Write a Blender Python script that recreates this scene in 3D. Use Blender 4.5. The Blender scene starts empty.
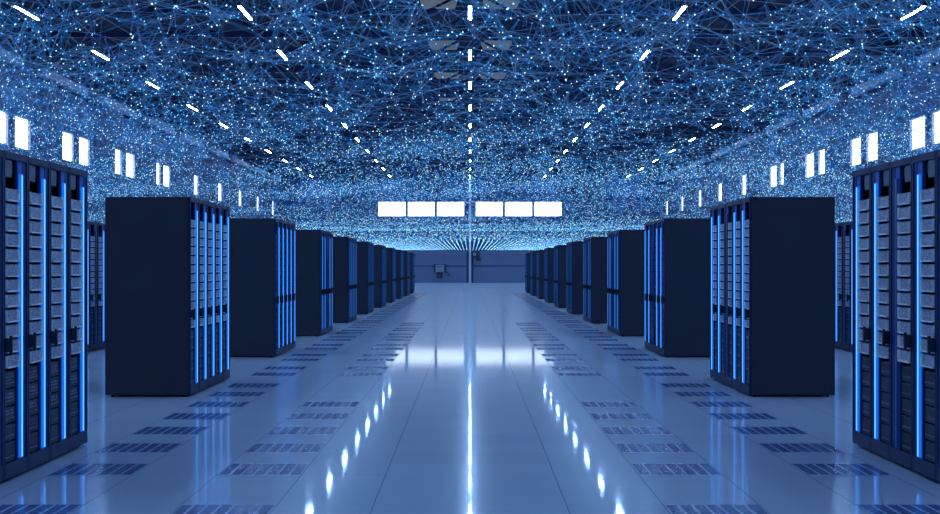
import bpy, math, random
import numpy as np
from mathutils import Vector, kdtree

random.seed(7)
rng = np.random.default_rng(7)
sc = bpy.context.scene
col = sc.collection
H = 1.43          # eye height over the floor
F = 1440.0        # focal length in pixels of the 940 px wide frame

# ------------------------------------------------------------------ camera
cd = bpy.data.cameras.new('camera')
cam = bpy.data.objects.new('camera', cd)
col.objects.link(cam)
cam.location = (0, 0, H)
cam.rotation_euler = (math.radians(90), 0, 0)
cd.sensor_width = 36.0
cd.lens = F / 940 * 36.0
cd.shift_y = 10.0 / 940
cd.clip_end = 400
sc.camera = cam

# ------------------------------------------------------------------ materials
def new_mat(name):
    m = bpy.data.materials.new(name)
    m.use_nodes = True
    nt = m.node_tree
    for n in list(nt.nodes):
        nt.nodes.remove(n)
    out = nt.nodes.new('ShaderNodeOutputMaterial')
    return m, nt, out

def rgba(c):
    return (c[0], c[1], c[2], 1.0)

def pbr(name, base, rough=0.5, metal=0.0, vary=0.0, scale=20.0, spec=0.5, bump=0.0):
    m, nt, out = new_mat(name)
    b = nt.nodes.new('ShaderNodeBsdfPrincipled')
    b.inputs['Base Color'].default_value = rgba(base)
    b.inputs['Roughness'].default_value = rough
    b.inputs['Metallic'].default_value = metal
    b.inputs['Specular IOR Level'].default_value = spec
    nt.links.new(b.outputs[0], out.inputs[0])
    if vary or bump:
        tc = nt.nodes.new('ShaderNodeTexCoord')
        nz = nt.nodes.new('ShaderNodeTexNoise')
        nz.inputs['Scale'].default_value = scale
        nz.inputs['Detail'].default_value = 3
        nt.links.new(tc.outputs['Object'], nz.inputs['Vector'])
        if vary:
            mx = nt.nodes.new('ShaderNodeMixRGB')
            mx.inputs[1].default_value = rgba([c * (1 - vary) for c in base])
            mx.inputs[2].default_value = rgba([min(1, c * (1 + vary)) for c in base])
            nt.links.new(nz.outputs['Fac'], mx.inputs[0])
            nt.links.new(mx.outputs[0], b.inputs['Base Color'])
        if bump:
            bp = nt.nodes.new('ShaderNodeBump')
            bp.inputs['Strength'].default_value = bump
            nt.links.new(nz.outputs['Fac'], bp.inputs['Height'])
            nt.links.new(bp.outputs[0], b.inputs['Normal'])
    return m

def emit(name, c, s, sampled=True):
    m, nt, out = new_mat(name)
    e = nt.nodes.new('ShaderNodeEmission')
    e.inputs[0].default_value = rgba(c)
    e.inputs[1].default_value = s
    nt.links.new(e.outputs[0], out.inputs[0])
    if not sampled:
        m.cycles.emission_sampling = 'NONE'
    return m

M = {}
M['body'] = pbr('dark navy powder coat', (0.029, 0.035, 0.066), 0.55, vary=0.12, scale=3, spec=0.3)
M['frame'] = pbr('navy frame', (0.011, 0.025, 0.095), 0.45, vary=0.1, scale=8, spec=0.25)
M['panel'] = pbr('blue lacquered door panel', (0.011, 0.050, 0.23), 0.45, spec=0.2)
M['channel'] = pbr('blue light channel', (0.02, 0.13, 0.60), 0.45, spec=0.3)  # saturated blue puts the strip's glow into the channel colour
M['bay'] = pbr('black bay', (0.006, 0.008, 0.02), 0.6)
M['tray'] = pbr('grey tray', (0.12, 0.14, 0.19), 0.45)
M['drawer'] = pbr('dark drawer', (0.011, 0.015, 0.034), 0.45, vary=0.3, scale=90)
M['silver'] = pbr('silver trim', (0.93, 0.95, 1.0), 0.5)
M['handle'] = pbr('black handle', (0.008, 0.010, 0.02), 0.4)
M['foot'] = pbr('black rubber', (0.01, 0.01, 0.012), 0.7)
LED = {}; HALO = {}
for _k, _s in ((0, 1.3), (2, .95), (3, .55), (4, .3), (5, .16)):  # emission lowered block by block, imitating how distant strips fade
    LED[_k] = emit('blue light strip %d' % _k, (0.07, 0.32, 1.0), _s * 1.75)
    HALO[_k] = emit('blue strip glow %d' % _k, (0.008, 0.15, 0.80), _s * .8)  # weak emission painting the glow around the bright core
M['led_off'] = pbr('unlit strip', (0.03, 0.09, 0.30), 0.3)
M['window'] = emit('daylight in window', (0.78, 0.89, 1.0), 5.0)
M['lamp'] = emit('lamp diffuser', (0.37, 0.61, 1.0), 155.0)
M['skylight'] = emit('dull skylight', (0.62, 0.78, 1.0), 0.15)
M['wall'] = pbr('blue grey wall sheet', (0.027, 0.070, 0.20), 0.7, vary=0.12, scale=0.6)
M['wallpanel'] = pbr('grey dado panel', (0.16, 0.22, 0.38), 0.6, vary=0.06, scale=0.5)
M['roof'] = pbr('dark roof deck', (0.010, 0.022, 0.075), 0.8, vary=0.3, scale=0.3)
M['steel'] = pbr('painted truss steel', (0.022, 0.045, 0.15), 0.6)
M['beam'] = pbr('pale crane beam', (0.32, 0.42, 0.66), 0.5)
M['post'] = pbr('pale post', (0.50, 0.58, 0.75), 0.5)
M['boxgrey'] = pbr('grey switch box', (0.26, 0.32, 0.46), 0.5)
M['boxdark'] = pbr('dark fitting', (0.03, 0.04, 0.08), 0.5)
M['winframe'] = pbr('window frame', (0.22, 0.27, 0.38), 0.5)
M['ventbar'] = pbr('vent steel', (0.34, 0.46, 0.72), 0.25, spec=0.5)
M['ventslat'] = pbr('vent slat', (0.12, 0.25, 0.55), 0.26, metal=0.45, spec=0.8)
M['ventdark'] = pbr('vent hollow', (0.008, 0.014, 0.04), 0.6)  # near-black colour holds the shade under the grille
M['node_a'] = emit('web point white', (0.50, 0.84, 1.0), 1.8, False)
M['node_b'] = emit('web point cyan', (0.07, 0.50, 1.0), 1.7, False)
M['node_c'] = emit('web point blue', (0.025, 0.28, 0.92), 1.45, False)
M['line_a'] = emit('web line blue', (0.025, 0.21, 0.70), 0.6, False)
M['line_b'] = emit('web line slate', (0.11, 0.26, 0.62), 0.7, False)

# server grille: fine perforation
def grille_mat():
    m, nt, out = new_mat('server grille')
    b = nt.nodes.new('ShaderNodeBsdfPrincipled')
    b.inputs['Roughness'].default_value = 0.4
    b.inputs['Metallic'].default_value = 0.3
    tc = nt.nodes.new('ShaderNodeTexCoord')
    v = nt.nodes.new('ShaderNodeTexVoronoi')
    v.inputs['Scale'].default_value = 75
    r = nt.nodes.new('ShaderNodeValToRGB')
    r.color_ramp.elements[0].position = 0.25
    r.color_ramp.elements[0].color = (0.12, 0.15, 0.25, 1)
    r.color_ramp.elements[1].position = 0.55
    r.color_ramp.elements[1].color = (0.48, 0.54, 0.70, 1)
    nt.links.new(tc.outputs['Object'], v.inputs['Vector'])
    nt.links.new(v.outputs['Distance'], r.inputs[0])
    nt.links.new(r.outputs[0], b.inputs['Base Color'])
    nt.links.new(b.outputs[0], out.inputs[0])
    return m
M['grille'] = grille_mat()
def dots_mat():
    m, nt, out = new_mat('dotted indicator strip')
    b = nt.nodes.new('ShaderNodeBsdfPrincipled'); tc = nt.nodes.new('ShaderNodeTexCoord')
    w = nt.nodes.new('ShaderNodeTexVoronoi'); w.inputs['Scale'].default_value = 45; w.inputs['Randomness'].default_value = 0.3
    r = nt.nodes.new('ShaderNodeValToRGB')
    r.color_ramp.elements[0].position = 0.22; r.color_ramp.elements[0].color = (0.35, 0.42, 0.6, 1)
    r.color_ramp.elements[1].position = 0.35; r.color_ramp.elements[1].color = (0.01, 0.014, 0.03, 1)
    nt.links.new(tc.outputs['Object'], w.inputs['Vector']); nt.links.new(w.outputs['Distance'], r.inputs[0])
    nt.links.new(r.outputs[0], b.inputs['Base Color']); nt.links.new(b.outputs[0], out.inputs[0])
    return m
M['dots'] = dots_mat()

TX, TY, Y0 = 0.58, 0.60, 8.07     # floor tile size and phase
def floor_mat():
    m, nt, out = new_mat('polished floor tiles')
    N = nt.nodes.new; L = nt.links.new
    tc = N('ShaderNodeTexCoord')
    sp = N('ShaderNodeSeparateXYZ'); L(tc.outputs['Object'], sp.inputs[0])
    def seam(sock, size, phase, w):
        a = N('ShaderNodeMath'); a.operation = 'ADD'; a.inputs[1].default_value = 100 * size - phase
        L(sock, a.inputs[0])
        d = N('ShaderNodeMath'); d.operation = 'DIVIDE'; d.inputs[1].default_value = size
        L(a.outputs[0], d.inputs[0])
        f = N('ShaderNodeMath'); f.operation = 'FRACT'; L(d.outputs[0], f.inputs[0])
        c = N('ShaderNodeMath'); c.operation = 'SUBTRACT'; c.inputs[1].default_value = 0.5
        L(f.outputs[0], c.inputs[0])
        ab = N('ShaderNodeMath'); ab.operation = 'ABSOLUTE'; L(c.outputs[0], ab.inputs[0])
        g = N('ShaderNodeMath'); g.operation = 'GREATER_THAN'; g.inputs[1].default_value = 0.5 - w / size / 2
        L(ab.outputs[0], g.inputs[0])
        return g.outputs[0], d.outputs[0]
    sx, cx = seam(sp.outputs[0], TX, 0.0, 0.0045)
    sy, cy = seam(sp.outputs[1], TY, Y0, 0.003)
    half = N('ShaderNodeMath'); half.operation = 'MULTIPLY'; half.inputs[1].default_value = 0.4; L(sy, half.inputs[0])
    mx = N('ShaderNodeMath'); mx.operation = 'MAXIMUM'; L(sx, mx.inputs[0]); L(half.outputs[0], mx.inputs[1])
    fx = N('ShaderNodeMath'); fx.operation = 'FLOOR'; L(cx, fx.inputs[0])
    fy = N('ShaderNodeMath'); fy.operation = 'FLOOR'; L(cy, fy.inputs[0])
    cb = N('ShaderNodeCombineXYZ'); L(fx.outputs[0], cb.inputs[0]); L(fy.outputs[0], cb.inputs[1])
    wn = N('ShaderNodeTexWhiteNoise'); wn.noise_dimensions = '3D'; L(cb.outputs[0], wn.inputs['Vector'])
    tile = N('ShaderNodeMixRGB')
    tile.inputs[1].default_value = (0.44, 0.56, 0.75, 1); tile.inputs[2].default_value = (0.465, 0.585, 0.775, 1)
    L(wn.outputs['Value'], tile.inputs[0])
    c2 = N('ShaderNodeMixRGB'); c2.inputs[2].default_value = (0.08, 0.12, 0.24, 1)
    L(mx.outputs[0], c2.inputs[0]); L(tile.outputs[0], c2.inputs[1])
    df = N('ShaderNodeBsdfDiffuse'); L(c2.outputs[0], df.inputs[0])
    gl = N('ShaderNodeBsdfGlossy'); gl.inputs['Roughness'].default_value = 0.045
    gl.inputs[0].default_value = (0.9, 0.95, 1, 1)
    ms = N('ShaderNodeMixShader'); ms.inputs[0].default_value = 0.22
    inv = N('ShaderNodeMath'); inv.operation = 'MULTIPLY_ADD'; inv.inputs[1].default_value = -0.2; inv.inputs[2].default_value = 0.38
    L(mx.outputs[0], inv.inputs[0]); L(inv.outputs[0], ms.inputs[0])
    g2 = N('ShaderNodeBsdfGlossy'); g2.inputs['Roughness'].default_value = 0.16
    g2.inputs[0].default_value = (0.9, 0.95, 1, 1)
    mg = N('ShaderNodeMixShader'); mg.inputs[0].default_value = 0.45; L(gl.outputs[0], mg.inputs[1]); L(g2.outputs[0], mg.inputs[2])
    L(df.outputs[0], ms.inputs[1]); L(mg.outputs[0], ms.inputs[2]); L(ms.outputs[0], out.inputs[0])
    return m
M['floor'] = floor_mat()

# ------------------------------------------------------------------ mesh helpers
QUADS = np.array([[0,3,2,1],[4,5,6,7],[0,1,5,4],[1,2,6,5],[2,3,7,6],[3,0,4,7]])
class MB:
    def __init__(self):
        self.v = []; self.f = []
    def box(self, x0, x1, y0, y1, z0, z1):
        x0, x1 = min(x0, x1), max(x0, x1); y0, y1 = min(y0, y1), max(y0, y1); z0, z1 = min(z0, z1), max(z0, z1)
        n = len(self.v)
        self.v += [(x0,y0,z0),(x1,y0,z0),(x1,y1,z0),(x0,y1,z0),(x0,y0,z1),(x1,y0,z1),(x1,y1,z1),(x0,y1,z1)]
        self.f += [tuple(int(i) + n for i in q) for q in QUADS]
        return self
    def bar(self, p, q, r):
        """square bar from p to q, half width r"""
        p = Vector(p); q = Vector(q); d = (q - p).normalized()
        a = d.cross(Vector((0, 0, 1)))
        if a.length < 1e-3: a = Vector((1, 0, 0))
        a.normalize(); b = d.cross(a).normalized()
        n = len(self.v)
        for o in (p, q):
            for s, t in ((-1,-1),(1,-1),(1,1),(-1,1)):
                self.v.append(tuple(o + a * s * r + b * t * r))
        self.f += [tuple(int(i) + n for i in qd) for qd in QUADS]
        return self
    def cyl(self, x, y, z0, z1, r, n=12, r2=None):
        r2 = r if r2 is None else r2
        b = len(self.v)
        for z, rr in ((z0, r), (z1, r2)):
            for i in range(n):
                a = 2 * math.pi * i / n
                self.v.append((x + rr * math.cos(a), y + rr * math.sin(a), z))
        for i in range(n):
            j = (i + 1) % n
            self.f.append((b + i, b + j, b + n + j, b + n + i))
        self.f.append(tuple(b + i for i in reversed(range(n))))
        self.f.append(tuple(b + n + i for i in range(n)))
        return self
    def mesh(self, name, mat):
        me = bpy.data.meshes.new(name)
        me.from_pydata(self.v, [], self.f)
        me.materials.append(mat)
        me.update()
        return me
    def build(self, name, mat, parent=None, bevel=0.0):
        o = bpy.data.objects.new(name, self.mesh(name, mat))
        col.objects.link(o)
        if parent is not None: o.parent = parent
        if bevel:
            b = o.modifiers.new('edge', 'BEVEL'); b.width = bevel; b.segments = 2; b.limit_method = 'ANGLE'
        return o

def empty(name, loc):
    o = bpy.data.objects.new(name, None); o.empty_display_size = 0.1
    col.objects.link(o); o.location = loc
    return o
def tag(o, label=None, cat=None, group=None, kind=None):
    if label: o['label'] = label
    if cat: o['category'] = cat
    if group: o['group'] = group
    if kind: o['kind'] = kind
    return o
KIDS = {}
def copy_tree(o, parent=None):
    c = o.copy(); col.objects.link(c)
    c.parent = parent
    for ch in [k for k in KIDS.get(o.name, ())]:
        copy_tree(ch, c)
    return c
def register(root):
    """remember the children of a finished proto"""
    m = {}
    for o in col.objects:
        if o.parent is not None: m.setdefault(o.parent.name, []).append(o)
    def rec(o):
        if o.name in m:
            KIDS[o.name] = m[o.name]
            for ch in m[o.name]: rec(ch)
    rec(root)

ONES = ['', 'first','second','third','fourth','fifth','sixth','seventh','eighth','ninth','tenth','eleventh','twelfth','thirteenth',
        'fourteenth','fifteenth','sixteenth','seventeenth','eighteenth','nineteenth']
TENS = {2:('twenty','twentieth'),3:('thirty','thirtieth'),4:('forty','fortieth'),5:('fifty','fiftieth'),6:('sixty','sixtieth')}
def ordinal(n):
    if n < 20: return ONES[n]
    t, u = divmod(n, 10)
    return TENS[t][1] if u == 0 else TENS[t][0] + '-' + ONES[u]

# ------------------------------------------------------------------ the hall
XW, YF, YB = 17.2, 129.0, -16.0
ZR = H + 9.0
o = MB().box(-XW - .4, XW + .4, YB, YF + .4, -0.3, 0.0).build('floor', M['floor']); tag(o, 'polished blue grey tiled floor of the hall', 'floor', kind='structure')
o = MB().box(-XW - .4, XW + .4, YB, YF + .4, ZR, ZR + .3).build('ceiling', M['roof']); tag(o, 'dark blue roof deck above the steel trusses', 'ceiling', kind='structure')
ZW0, ZW1 = H + 0.262 * XW, H + 0.336 * XW

# side windows: edges measured as offsets from the middle of the photograph, turned into depths along the wall
pairs = [((452, 435.8), None), ]
side = []
def dep(dx): return XW * F / dx
side.append((51.8, dep(461.5)))
side.append((dep(455.2), dep(439.4)))
side.append((dep(407.7), dep(396.3)))
side.append((dep(391), dep(380.2)))
side.append((dep(355), dep(348)))
side.append((dep(344), dep(335)))
side.append((dep(313.6), dep(309.6)))
side.append((dep(306.5), dep(299.8)))
side.append((dep(276), dep(271.6)))
side.append((dep(251.6), dep(248)))
side.append((dep(231), dep(228.4)))
side.append((dep(213), dep(211)))
side.append((dep(197.6), dep(196)))
REC = 0.10
wn = 0; tn = 0
for s, nm in ((-1, 'left'), (1, 'right')):
    mb = MB()
    xi, xo = s * XW, s * (XW + .35)
    mb.box(xi, xo, YB, YF, 0, ZW0)
    mb.box(xi, xo, YB, YF, ZW1, ZR)
    y = YB
    for a, b in side:
        mb.box(xi, xo, y, a, ZW0, ZW1); y = b
    mb.box(xi, xo, y, YF, ZW0, ZW1)
    # shallow upright ribs of the wall cladding
    yy = 20.0
    while yy < YF - .5:
        if not any(a - .25 < yy < b + .25 for a, b in side):
            mb.box(xi, xi - s * .02, yy, yy + .12, 0.0, ZR)
        yy += 1.0
    o = mb.build('wall_' + nm, M['wall']); tag(o, nm + ' side wall of the hall with a band of small bright windows', 'wall', kind='structure')
    for i, (a, b) in enumerate(side):
        wn += 1
        w = empty('window_%d' % wn, (xi, (a + b) / 2, ZW0))
        h = ZW1 - ZW0; d = (b - a) / 2
        tag(w, 'bright window high on the %s wall, %s from the camera' % (nm, ordinal(i + 1)), 'window', 'windows in the %s wall' % nm, 'structure')
        MB().box(s * REC, s * (REC + .02), -d, d, 0, h).build('pane', M['window'], w)
        f = MB(); t = 0.05
        f.box(0.0, s * (REC + .01), -d, -d + t, 0, h); f.box(0.0, s * (REC + .01), d - t, d, 0, h)
        f.box(0.0, s * (REC + .01), -d + t, d - t, 0, t); f.box(0.0, s * (REC + .01), -d + t, d - t, h - t, h)
        f.build('window_frame', M['winframe'], w)
    # crane beam along the wall head
    b = MB()
    zc = H + 7.65
    b.box(s * 16.98, s * 17.02, 2, YF - .1, zc - .16, zc + .2)
    b.box(s * 16.86, s * 17.1, 2, YF - .1, zc + .2, zc + .24)
    o = b.build('crane_rail', M['steel']); tag(o, 'dark steel rail running along the head of the %s wall' % nm, 'rail', kind='structure')
    for k in range(13):
        y = 10.4 + 9.2 * k
        if y > YF - 7: break
        tn += 1
        b = MB().box(s * 16.7, s * 16.97, y, y + 6.6, zc - .15, zc + .15).box(s * 16.66, s * 16.97, y, y + 6.6, zc + .13, zc + .16)
        o = b.build('trim_%d' % tn, M['beam'], bevel=.02)
        tag(o, 'pale casing length on the rail of the %s wall, %s from the camera' % (nm, ordinal(k + 1)), 'casing', 'pale casings along the side walls', 'structure')

# far wall with six wide windows
mb = MB()
edges = [(378.0, 405.7), (407.6, 435.0), (436.7, 464.3), (475.6, 502.9), (504.8, 532.4), (534.1, 561.8)]
P = YF / F
far = [((a - 470) * P, (b - 470) * P) for a, b in edges]
FZ0, FZ1 = H + 50.6 * P, H + 65.4 * P
mb.box(-XW - .35, XW + .35, YF, YF + .35, 0, FZ0); mb.box(-XW - .35, XW + .35, YF, YF + .35, FZ1, ZR)
x = -XW - .35
for a, b in far:
    mb.box(x, a, YF, YF + .35, FZ0, FZ1); x = b
mb.box(x, XW + .35, YF, YF + .35, FZ0, FZ1)
o = mb.build('wall_far', M['wall']); tag(o, 'far end wall with six wide bright windows', 'wall', kind='structure')
for i, (a, b) in enumerate(far):
    wn += 1
    w = empty('window_%d' % wn, ((a + b) / 2, YF, FZ0)); d = (b - a) / 2; h = FZ1 - FZ0
    tag(w, 'wide bright window in the far wall, %s of six counted from the left' % ordinal(i + 1), 'window', 'wide windows in the far wall', 'structure')
    MB().box(-d, d, .08, .1, 0, h).build('pane', M['window'], w)
    f = MB().box(-d, -d + .04, 0, .09, 0, h).box(d - .04, d, 0, .09, 0, h).box(-d, d, 0, .09, 0, .04).box(-d, d, 0, .09, h - .04, h)
    f.build('window_frame', M['winframe'], w)
mb = MB()
# dado sheets of the far wall: two courses with a joint, left and right of the middle post
for s in (-1, 1):
    mb.box(s * .3, s * 9.0, YF - .08, YF, 0.0, 1.46); mb.box(s * .3, s * 9.0, YF - .08, YF, 1.56, 2.45)
    mb.box(s * .3, s * 9.0, YF - .14, YF, 2.45, 2.85)
o = mb.build('wall_far_lining', M['wallpanel']); tag(o, 'smooth blue grey lining sheets low on the far wall', 'wall lining', kind='structure')
for k, xx in enumerate((-9.05, 9.05)):
    o = MB().box(xx - .12, xx + .12, YF - .3, YF, 0, ZR - 1.2).build('wall_column', M['wall'])
    tag(o, 'slim steel column against the far wall, %s of the windows' % ('left', 'right')[k], 'column', kind='structure')
o = MB().box(-.11, .11, YF - .4, YF - .02, 0, ZR - 1.0).build('middle_post', M['post'])
tag(o, 'pale upright post in the middle of the far wall', 'post', kind='structure')
o = MB().box(-XW - .4, XW + .4, YB - .3, YB, 0, ZR).build('wall_near', M['wall']); tag(o, kind='structure')

# electrical fittings on the far wall
e = empty('switch_box', ((439.8 - 470) * P, YF - .14, 0))
tag(e, 'grey electrical switch box on the far wall left of the middle post', 'switch box')
b = MB().box(-.38, .38, -.25, 0, .99, 1.62).build('housing', M['boxgrey'], e, .02)
MB().box(-.26, -.08, -.27, -.25, 1.42, 1.5).build('label_plate', M['boxdark'], b)
MB().box(.1, .22, -.27, -.25, 1.45, 1.52).build('switch', M['boxdark'], b)
MB().box(-.52, -.44, -.12, 0, .95, 1.66).box(.44, .52, -.12, 0, .95, 1.66).box(-.52, .52, -.04, 0, 1.62, 1.68).build('bracket', M['boxdark'], e)
MB().box(-.3, .3, -.2, 0, .8, .97).box(-.26, -.06, -.2, 0, .42, .8).box(.06, .26, -.2, 0, .42, .8).build('connector', M['boxdark'], e, .02)
MB().bar((.5, -.06, 1.0), (.8, -.06, .86), .03).bar((.8, -.06, .86), (1.02, -.06, .62), .03).bar((.8, -.06, .86), (.8, -.06, .6), .03).build('lever', M['boxdark'], e)
e = empty('control_box', ((475.8 - 470) * P, YF - .142, 0))
tag(e, 'dark control box high on the far wall just right of the middle post', 'control box')
MB().box(-.32, .34, -.22, 0, 2.2, 2.85).build('housing', M['boxdark'], e, .02)
MB().box(.05, .45, -.18, 0, 1.98, 2.22).build('relay', M['boxdark'], e, .01)
MB().box(-.22, .0, -.24, -.22, 2.45, 2.7).build('dial', M['boxgrey'], e)

# roof trusses across the hall, one above each row of lamps
ZL = H + 8.0
lamp_y = [45.5 + 9.05 * k for k in range(-6, 10)]
tr = MB()
zt, zb = 0.88, 0.16
tr.bar((-XW + .05, 0, zb), (XW - .05, 0, zb), .09); tr.bar((-XW + .05, 0, zt), (XW - .05, 0, zt), .08)
n = 24
for i in range(n):
    xa = -XW + .1 + (2 * XW - .2) * i / n; xb = -XW + .1 + (2 * XW - .2) * (i + 1) / n
    tr.bar((xa, 0, zb if i % 2 else zt), (xb, 0, zt if i % 2 else zb), .04)
tme = tr.mesh('roof_truss', M['steel'])
ty = [y for y in np.arange(lamp_y[0] - 4.5, YF - 1, 4.525)]
for i, y in enumerate(ty):
    o = bpy.data.objects.new('roof_truss', tme); col.objects.link(o); o.location = (0, y + .6, ZL)
    tag(o, 'dark steel truss spanning under the roof', 'truss', 'steel trusses under the roof', 'structure')
# roof purlins along the hall
mb = MB()
for x in np.arange(-16, 16.1, 2.0):
    mb.box(x - .06, x + .06, 2, YF - .1, ZR - .1, ZR)
o = mb.build('roof_purlins', M['steel']); tag(o, 'thin purlins under the roof deck', 'purlins', kind='structure')

# dull skylight panes near the ridge
for k in range(9):
    for s in (-1, 1):
        wn += 1
        y = 47.0 + 9.05 * k
        w = empty('window_%d' % wn, (s * 1.05, y, ZR - .12))
        tag(w, 'dull grey skylight pane beside the middle line of lamps', 'skylight', 'skylight panes in the roof', 'structure')
        pane = MB(); v = [(-.5, 0, 0), (.5, 0, 0), (.62, 1.3, 0), (.5, 2.9, 0), (-.5, 2.9, 0), (-.62, 1.3, 0)]
        pane.v = [(a, b, 0.0) for a, b, c in v] + [(a, b, .05) for a, b, c in v]
        pane.f = [tuple(reversed(range(6))), tuple(range(6, 12))] + [(i, (i + 1) % 6, (i + 1) % 6 + 6, i + 6) for i in range(6)]
        pane.build('pane', M['skylight'], w)
        MB().bar((-.7, 0, -.02), (.7, 0, -.02), .04).bar((-.7, 2.9, -.02), (.7, 2.9, -.02), .04).build('window_frame', M['steel'], w)

# lamps
def lamp_proto():
    r = empty('ceiling_lamp', (0, 0, 0))
    MB().box(-.08, .08, -1.22, 1.22, .03, .10).build('housing', M['steel'], r, .01)
    MB().box(-.046, .046, -1.16, 1.16, 0.01, .035).build('diffuser', M['lamp'], r)
    for yy in (-.9, .9):
        MB().cyl(0, yy, .10, .9, .012, 6).build('hanger', M['steel'], r)
    return r
lp = lamp_proto(); register(lp)
names = {-14.0: 'leftmost', -7.1: 'left inner', 0: 'middle', 6.62: 'right inner', 14.0: 'rightmost'}
first = True
rows = len(lamp_y)
for j, y in enumerate(lamp_y):
    for x, nm in names.items():
        o = lp if first else copy_tree(lp)
        first = False
        o.location = (x, y, ZL)
        tag(o, 'slim white lamp under the roof, %s line, %s from the far wall' % (nm, ordinal(rows - j)), 'ceiling lamp', 'slim lamps in five lines under the roof')

# ------------------------------------------------------------------ server cabinets
W, D, HC = 0.52, 0.94, 2.2
def cabinet(s, lit, detail):
    """s: +1 faces +x (left row), -1 faces -x. Front plane x=0, near side y=0, far side y=W."""
    r = empty('server_cabinet', (0, 0, 0))
    def X(d): return -s * d        # d: depth behind the front plane
    g = 0.004
    b = MB()
    b.box(X(.03), X(D), g, .02, .022, HC); b.box(X(.03), X(D), W - .02, W - g, .022, HC)
    b.box(X(.03), X(D), .02, W - .02, HC - .03, HC); b.box(X(.03), X(D), .02, W - .02, .022, .09)
    b.box(X(D - .02), X(D), .02, W - .02, .09, HC - .03)
    b.build('shell', M['body'], r, .004)
    # raised end panel on both flanks
    f = MB()
    f.box(X(0), X(.03), g, .03, .022, HC); f.box(X(0), X(.03), W - .03, W - g, .022, HC)
    f.box(X(0), X(.03), .03, W - .03, 2.15, HC); f.box(X(0), X(.03), .03, W - .03, .022, .12)
    f.build('front_frame', M['frame'], r, .004)
    MB().box(X(.12), X(.14), .03, W - .03, .09, HC - .03).build('bay_back', M['bay'], r)
    # door panels either side of the light channel
    p = MB()
    p.box(X(.008), X(.03), .300, .318, .12, 2.15); p.box(X(.008), X(.03), .42, W - .03, .12, 2.15)
    p.build('door_panel', M['panel'], r, .002)
    MB().box(X(.012), X(.03), .318, .42, .12, 2.15).build('light_channel', M['channel'], r)
    q = MB().box(X(-.004), X(.012), .341, .379, .13, 2.065).build('light_strip', HALO[lit - 1] if lit else M['led_off'], r)  # when lit, this wider band draws the core's halo
    if lit: MB().box(X(-.011), X(-.004), .3545, .3635, .135, 2.06).build('light_core', LED[lit - 1], q)
    else: q['label'] = 'unlit light strip'
    hd = MB().box(X(-.045), X(0), .002, .030, .868, .958).box(X(-.05), X(-.03), .004, .026, .850, .975)
    hd.build('handle', M['handle'], r, .003)
    for yy in (.05, W - .05):
        for dd in (.07, D - .07):
            if detail == 0 and dd > .1: pass
            MB().cyl(X(dd), yy, 0, .025, .022, 10, .014).build('foot', M['foot'], r)
    u0, u1 = .034, .296
    ztop = H + .524
    if detail == 2:
        for i in range(12):
            z1 = ztop - i * .1012; z0 = z1 - .082
            un = MB().box(X(.004), X(.11), u0, u1 - .012, z0, z1).build('server_unit', M['drawer'], r, .003)
            MB().box(X(-.003), X(.006), u0 + .014, u1 - .045, z0 + .008, z1 - .002).build('grille', M['grille'], un)
            t = .0075
            bz = MB().box(X(-.018), X(.006), u1 - .032, u1 - .020, z0, z1).box(X(-.014), X(.006), u0 + .004, u1 - .032, z0 - .002, z0 + t)
            bz.box(X(-.008), X(.006), u0 + .004, u0 + .009, z0 + t, z1)
            bz.build('bezel', M['silver'], un)
        for i in range(5):
            z1 = ztop - 12 * .1012 - .012 - i * .118; z0 = z1 - .108
            if i == 4: z0 = .125
            un = MB().box(X(.02), X(.11), u0, u1, z0, z1).build('drive_drawer', M['drawer'], r, .003)
            MB().box(X(.008), X(.02), u0 + .02, u1 - .05, z0 + .03, z0 + .038).build('pull_bar', M['tray'], un)
            if i < 3:
                MB().box(X(.016), X(.021), u0 + .03, u1 - .05, z0 + .05, z0 + .092).build('indicator_strip', M['dots'], un)
        MB().box(X(.012), X(.1), .06, .2, 2.03, 2.145).build('cable_tray', M['tray'], r, .003)
        MB().box(X(.03), X(.1), .21, .29, 2.06, 2.14).build('top_unit', M['drawer'], r, .003)
    elif detail == 1:
        for i in range(12):
            z1 = ztop - i * .1012; z0 = z1 - .082
            un = MB().box(X(.008), X(.1), u0, u1 - .012, z0, z1).build('server_unit', M['grille'], r)
            MB().box(X(.0), X(.008), u1 - .03, u1 - .02, z0, z1).box(X(.002), X(.008), u0, u1 - .03, z0, z0 + .008).build('bezel', M['silver'], un)
        for i in range(5):
            z1 = ztop - 12 * .1012 - .012 - i * .118; z0 = z1 - .108
            if i == 4: z0 = .125
            un = MB().box(X(.02), X(.11), u0, u1, z0, z1).build('drive_drawer', M['drawer'], r)
            MB().box(X(.008), X(.02), u0 + .02, u1 - .05, z0 + .03, z0 + .038).build('pull_bar', M['tray'], un)
    else:
        bk = MB(); bd = MB()
        for i in range(12):
            z1 = ztop - i * .1012; bk.box(X(.03), X(.1), u0, u1, z1 - .088, z1)
        for i in range(5):
            z1 = ztop - 12 * .1012 - .012 - i * .118; bd.box(X(.02), X(.1), u0, u1, z1 - .1, z1)
        bk.build('server_stack', M['grille'], r); bd.build('drawer_stack', M['drawer'], r)
    register(r)
    return r

protos = {}
def place(s, lit, detail, loc, label, group):
    key = (s, lit, detail)
    if key not in protos:
        protos[key] = cabinet(s, lit, detail); o = protos[key]
    else:
        o = copy_tree(protos[key])
    o.location = loc
    tag(o, label, 'server cabinet', group)

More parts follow.
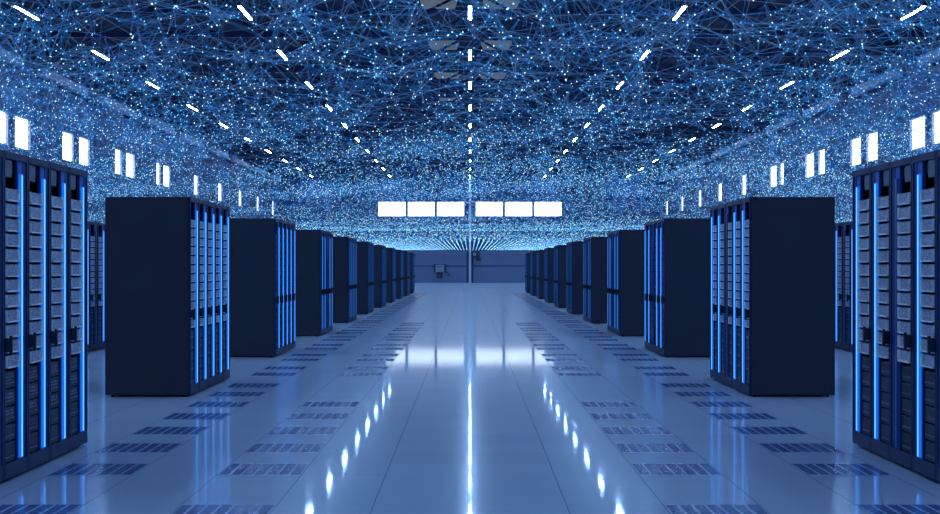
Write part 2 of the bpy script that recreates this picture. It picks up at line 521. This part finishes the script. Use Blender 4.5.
XF = 3.07
starts = [8.97, 15.82] + [22.76 + 6.83 * k for k in range(9)]
for s, nm in ((1, 'left'), (-1, 'right')):
    for k, y in enumerate(starts):
        grp = 'server cabinets in the %s block of the %s row' % (ordinal(k + 1), nm)
        for j in range(5):
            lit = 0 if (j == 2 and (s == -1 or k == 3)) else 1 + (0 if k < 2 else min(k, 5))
            det = 2 if k == 0 else (1 if k == 1 else 0)
            look = 'navy server cabinet' if lit else 'unlit navy server cabinet'
            place(s, lit, det, (-s * XF, y + j * W, 0),
                  '%s, %s from the camera within the %s row\'s %s block' % (look, ordinal(j + 1), nm, ordinal(k + 1)), grp)
    y = 23.3
    for j in range(5):
        lit = 0 if j == 2 else 1
        place(s, lit, 1, (-s * 6.42, y + j * W, 0), 'server cabinet in the outer %s row seen through the gap, %s from the camera' % (nm, ordinal(j + 1)),
              'server cabinets in the outer %s row' % nm)

# ------------------------------------------------------------------ floor vents
def vent_proto():
    r = empty('floor_vent', (0, 0, 0))
    x0, x1, y0, y1 = .006, TX - .006, .006, TY - .006
    MB().box(x0, x1, y0, y1, 0.0005, .0012).build('shade_sheet', M['ventdark'], r)  # thin dark sheet painting the shade below, no opening in the floor
    fr = MB(); n = 7
    w = (x1 - x0) / n
    fr.box(x0, x1, y0, y0 + .014, .001, .004); fr.box(x0, x1, y1 - .014, y1, .001, .004)
    for i in range(n + 1):
        xc = x0 + i * w; a = max(x0, xc - .007); b = min(x1, xc + .007)
        fr.box(a, b, y0 + .014, y1 - .014, .001, .004)
    fr.build('frame', M['ventbar'], r)
    for i in range(n):
        sl = MB(); xa = x0 + i * w + .0055; xb = x0 + (i + 1) * w - .0055
        m = 16; step = (y1 - y0 - .028) / m
        for k in range(m):
            ya = y0 + .014 + k * step; sl.box(xa, xb, ya + step * .5, ya + step, .001, .003)
        m2 = 5; st = (xb - xa) / m2
        for k in range(1, m2):
            sl.box(xa + k * st - .0025, xa + k * st + .0025, y0 + .014, y1 - .014, .001, .0028)
        sl.build('grille', M['ventslat'], r)
    register(r)
    return r
vp = vent_proto(); first = True
inner = [0, 3, 5, 7, 9, 11, 18, 20, 23, 25, 28, 30, 33, 35, 37, 40, 42, 45, 47]
outer = [0, 3, 5, 7, 9, 11, 13, 15]
k = 18
while k < 116:
    outer += [k, k + 2]; k += 5 if k % 10 == 8 else 5
for s, nm in ((-1, 'left'), (1, 'right')):
    for cname, ks, xa in (('inner', inner, 2 * TX), ('outer', outer, 4 * TX)):
        for i, k in enumerate(ks):
            o = vp if first else copy_tree(vp)
            first = False
            o.location = (xa if s > 0 else -xa - TX, Y0 + TY * k, 0)
            tag(o, 'perforated floor vent, %s from the camera in the %s line beside the %s cabinets' % (ordinal(i + 1), cname, nm),
                'floor vent', '%s line of floor vents on the %s' % (cname, nm))

# ------------------------------------------------------------------ the glowing web of points and lines
ZP = H + 1.5
def dens_noise(x, y):
    v = np.zeros_like(x)
    for fx, fy, ph, a in ((.9, .55, 1.3, 1), (1.7, .9, 4.1, .8), (.45, .33, 2.2, .9), (3.1, 1.3, .4, .6), (5.3, 2.3, 3.0, .5)):
        v += a * np.sin(fx * x + ph + 1.3 * np.sin(.37 * y + ph)) * np.cos(fy * y + 2 * ph + .9 * np.sin(.5 * x))
    return v / 2.2
def waves(x, y):
    return .5 * np.sin(.8 * x + .6 * np.sin(.5 * y)) * np.cos(.45 * y + .3) + .5 * np.sin(1.9 * x + 1.1 * y) * .6
pts = []; rad = []; zone = []
def scatter(y0, y1, dens, thick, clump):
    n = int((y1 - y0) * 34 * dens)
    x = rng.uniform(-16.9, 16.9, n); y = rng.uniform(y0, y1, n)
    keep = np.abs(x) < .42 * y + .6
    x, y = x[keep], y[keep]
    edge = np.clip((np.abs(x) - .17 * y) / (.15 * y), 0, 1)
    p = np.clip(.55 + clump * dens_noise(x, y) + .5 * edge, .10, 1)
    keep = rng.random(len(x)) < p
    x, y = x[keep], y[keep]
    t = thick * np.clip((60 - y) / 40, .12, 1)
    z = ZP + t * (waves(x, y) * .6 + rng.normal(0, .45, len(x)))
    pts.append(np.stack([x, y, z], 1))
scatter(6.0, 11, 100, .27, .4)
scatter(11, 16, 115, .24, .55)
scatter(16, 30, 150, .2, .7)
scatter(30, 60, 60, .2, .3)
# threads of points wandering along the hall
for k in range(46):
    y = rng.uniform(7, 22); x = rng.uniform(-.36, .36) * y; z = ZP + rng.normal(0, .08)
    hd = rng.uniform(-.6, .6); out = []
    for i in range(int(rng.uniform(25, 70))):
        hd += rng.normal(0, .28); hd *= .96
        x += .05 * math.sin(hd); y += .11 * math.cos(hd) ; z += rng.normal(0, .018)
        out.append((x + rng.normal(0, .012), y, min(max(z, ZP - .3), ZP + .4)))
    pts.append(np.array(out))
# regular lattice towards the far wall
gx = np.arange(-16.9, 16.9, .26); gy = np.arange(52, 127.5, .26)
X_, Y_ = np.meshgrid(gx, gy); X_ = X_.ravel(); Y_ = Y_.ravel()
keep = rng.random(len(X_)) < np.clip((Y_ - 50) / 12, .3, 1)
X_, Y_ = X_[keep], Y_[keep]
n = len(X_)
blend = np.clip((90 - Y_) / 40, .0, 1)
pts.append(np.stack([X_ + rng.normal(0, .16, n) * blend, Y_ + rng.normal(0, .1, n), ZP + rng.normal(0, .02 + .08 * blend, n)], 1))
P3 = np.concatenate(pts); N = len(P3)
Y = P3[:, 1]
r = np.interp(Y, [6, 11, 18, 40, 70, 128], [.0052, .0058, .0062, .0078, .0155, .024]) * rng.uniform(.65, 1.25, N)
kd = kdtree.KDTree(N)
for i in range(N): kd.insert(P3[i], i)
kd.balance()
E = set()
for i in range(N):
    y = P3[i, 1]
    if y < 11: kk, ex = 14, 2
    elif y < 15: kk, ex = 12, random.choice((1, 2))
    elif y < 40: kk, ex = 6, 1
    elif y < 60 and i % 2: kk, ex = 4, 1
    else: continue
    nb = kd.find_n(P3[i], kk)
    sel = random.sample(range(1, len(nb)), ex)
    for a in sel:
        j = nb[a][1]; E.add((min(i, j), max(i, j)))
# longer straight strands in the near part
near_ids = np.where(Y < 20)[0]
for i in rng.choice(near_ids, 4300):
    nb = kd.find_n(P3[i], 60)
    j = nb[random.randint(20, len(nb) - 1)][1]; E.add((min(int(i), j), max(int(i), j)))
E = np.array(sorted(E))
# points: octahedra
oct_v = np.array([(1,0,0),(-1,0,0),(0,1,0),(0,-1,0),(0,0,1),(0,0,-1)], float)
oct_f = np.array([(0,2,4),(2,1,4),(1,3,4),(3,0,4),(2,0,5),(1,2,5),(3,1,5),(0,3,5)])
V1 = (P3[:, None, :] + oct_v[None] * r[:, None, None]).reshape(-1, 3)
F1 = (oct_f[None] + (np.arange(N) * 6)[:, None, None]).reshape(-1, 3)
m1 = np.repeat(rng.choice([0, 1, 2], N, p=[.36, .34, .30]), 8)
# lines: three-sided rods
A = P3[E[:, 0]]; B = P3[E[:, 1]]; d = B - A; d /= np.linalg.norm(d, axis=1)[:, None] + 1e-9
up = np.tile([0., 0., 1.], (len(E), 1)); a = np.cross(d, up); a /= np.linalg.norm(a, axis=1)[:, None] + 1e-9
b = np.cross(d, a)
ym = (A[:, 1] + B[:, 1]) / 2
lr = np.interp(ym, [6, 15, 40, 90], [.0010, .0012, .0018, .0022])
rods = []
for q in (A, B):
    for k in range(3):
        t = 2 * math.pi * k / 3
        rods.append(q + (a * math.cos(t) + b * math.sin(t)) * lr[:, None])
V2 = np.stack(rods, 1).reshape(-1, 3)
rf = np.array([(0,1,4),(0,4,3),(1,2,5),(1,5,4),(2,0,3),(2,3,5)])
F2 = (rf[None] + (np.arange(len(E)) * 6)[:, None, None]).reshape(-1, 3) + len(V1)
m2 = np.repeat(rng.choice([3, 4], len(E), p=[.6, .4]), 6)
V = np.concatenate([V1, V2]); FF = np.concatenate([F1, F2]); MI = np.concatenate([m1, m2])
me = bpy.data.meshes.new('light_web')
me.vertices.add(len(V)); me.vertices.foreach_set('co', V.astype(np.float32).ravel())
me.loops.add(len(FF) * 3); me.loops.foreach_set('vertex_index', FF.astype(np.int32).ravel())
me.polygons.add(len(FF)); me.polygons.foreach_set('loop_start', (np.arange(len(FF)) * 3).astype(np.int32))
for k in ('node_a', 'node_b', 'node_c', 'line_a', 'line_b'): me.materials.append(M[k])
me.polygons.foreach_set('material_index', MI.astype(np.int32))
me.update(calc_edges=True)
web = bpy.data.objects.new('light_web', me); col.objects.link(web)
tag(web, 'glowing web of blue points joined by fine lines above the cabinets', 'light web', kind='stuff')
print('web', N, len(E), len(FF))

# ------------------------------------------------------------------ world and view
wd = bpy.data.worlds.new('world'); sc.world = wd; wd.use_nodes = True
wd.node_tree.nodes['Background'].inputs[0].default_value = (0.03, 0.08, 0.25, 1)
wd.node_tree.nodes['Background'].inputs[1].default_value = 0.3
sc.view_settings.view_transform = 'Standard'
sc.view_settings.look = 'None'
sc.view_settings.gamma = 1
sc.view_settings.exposure = 0
sc.view_settings.use_curve_mapping = False
sc.cycles.use_denoising = True
sc.cycles.max_bounces = 6
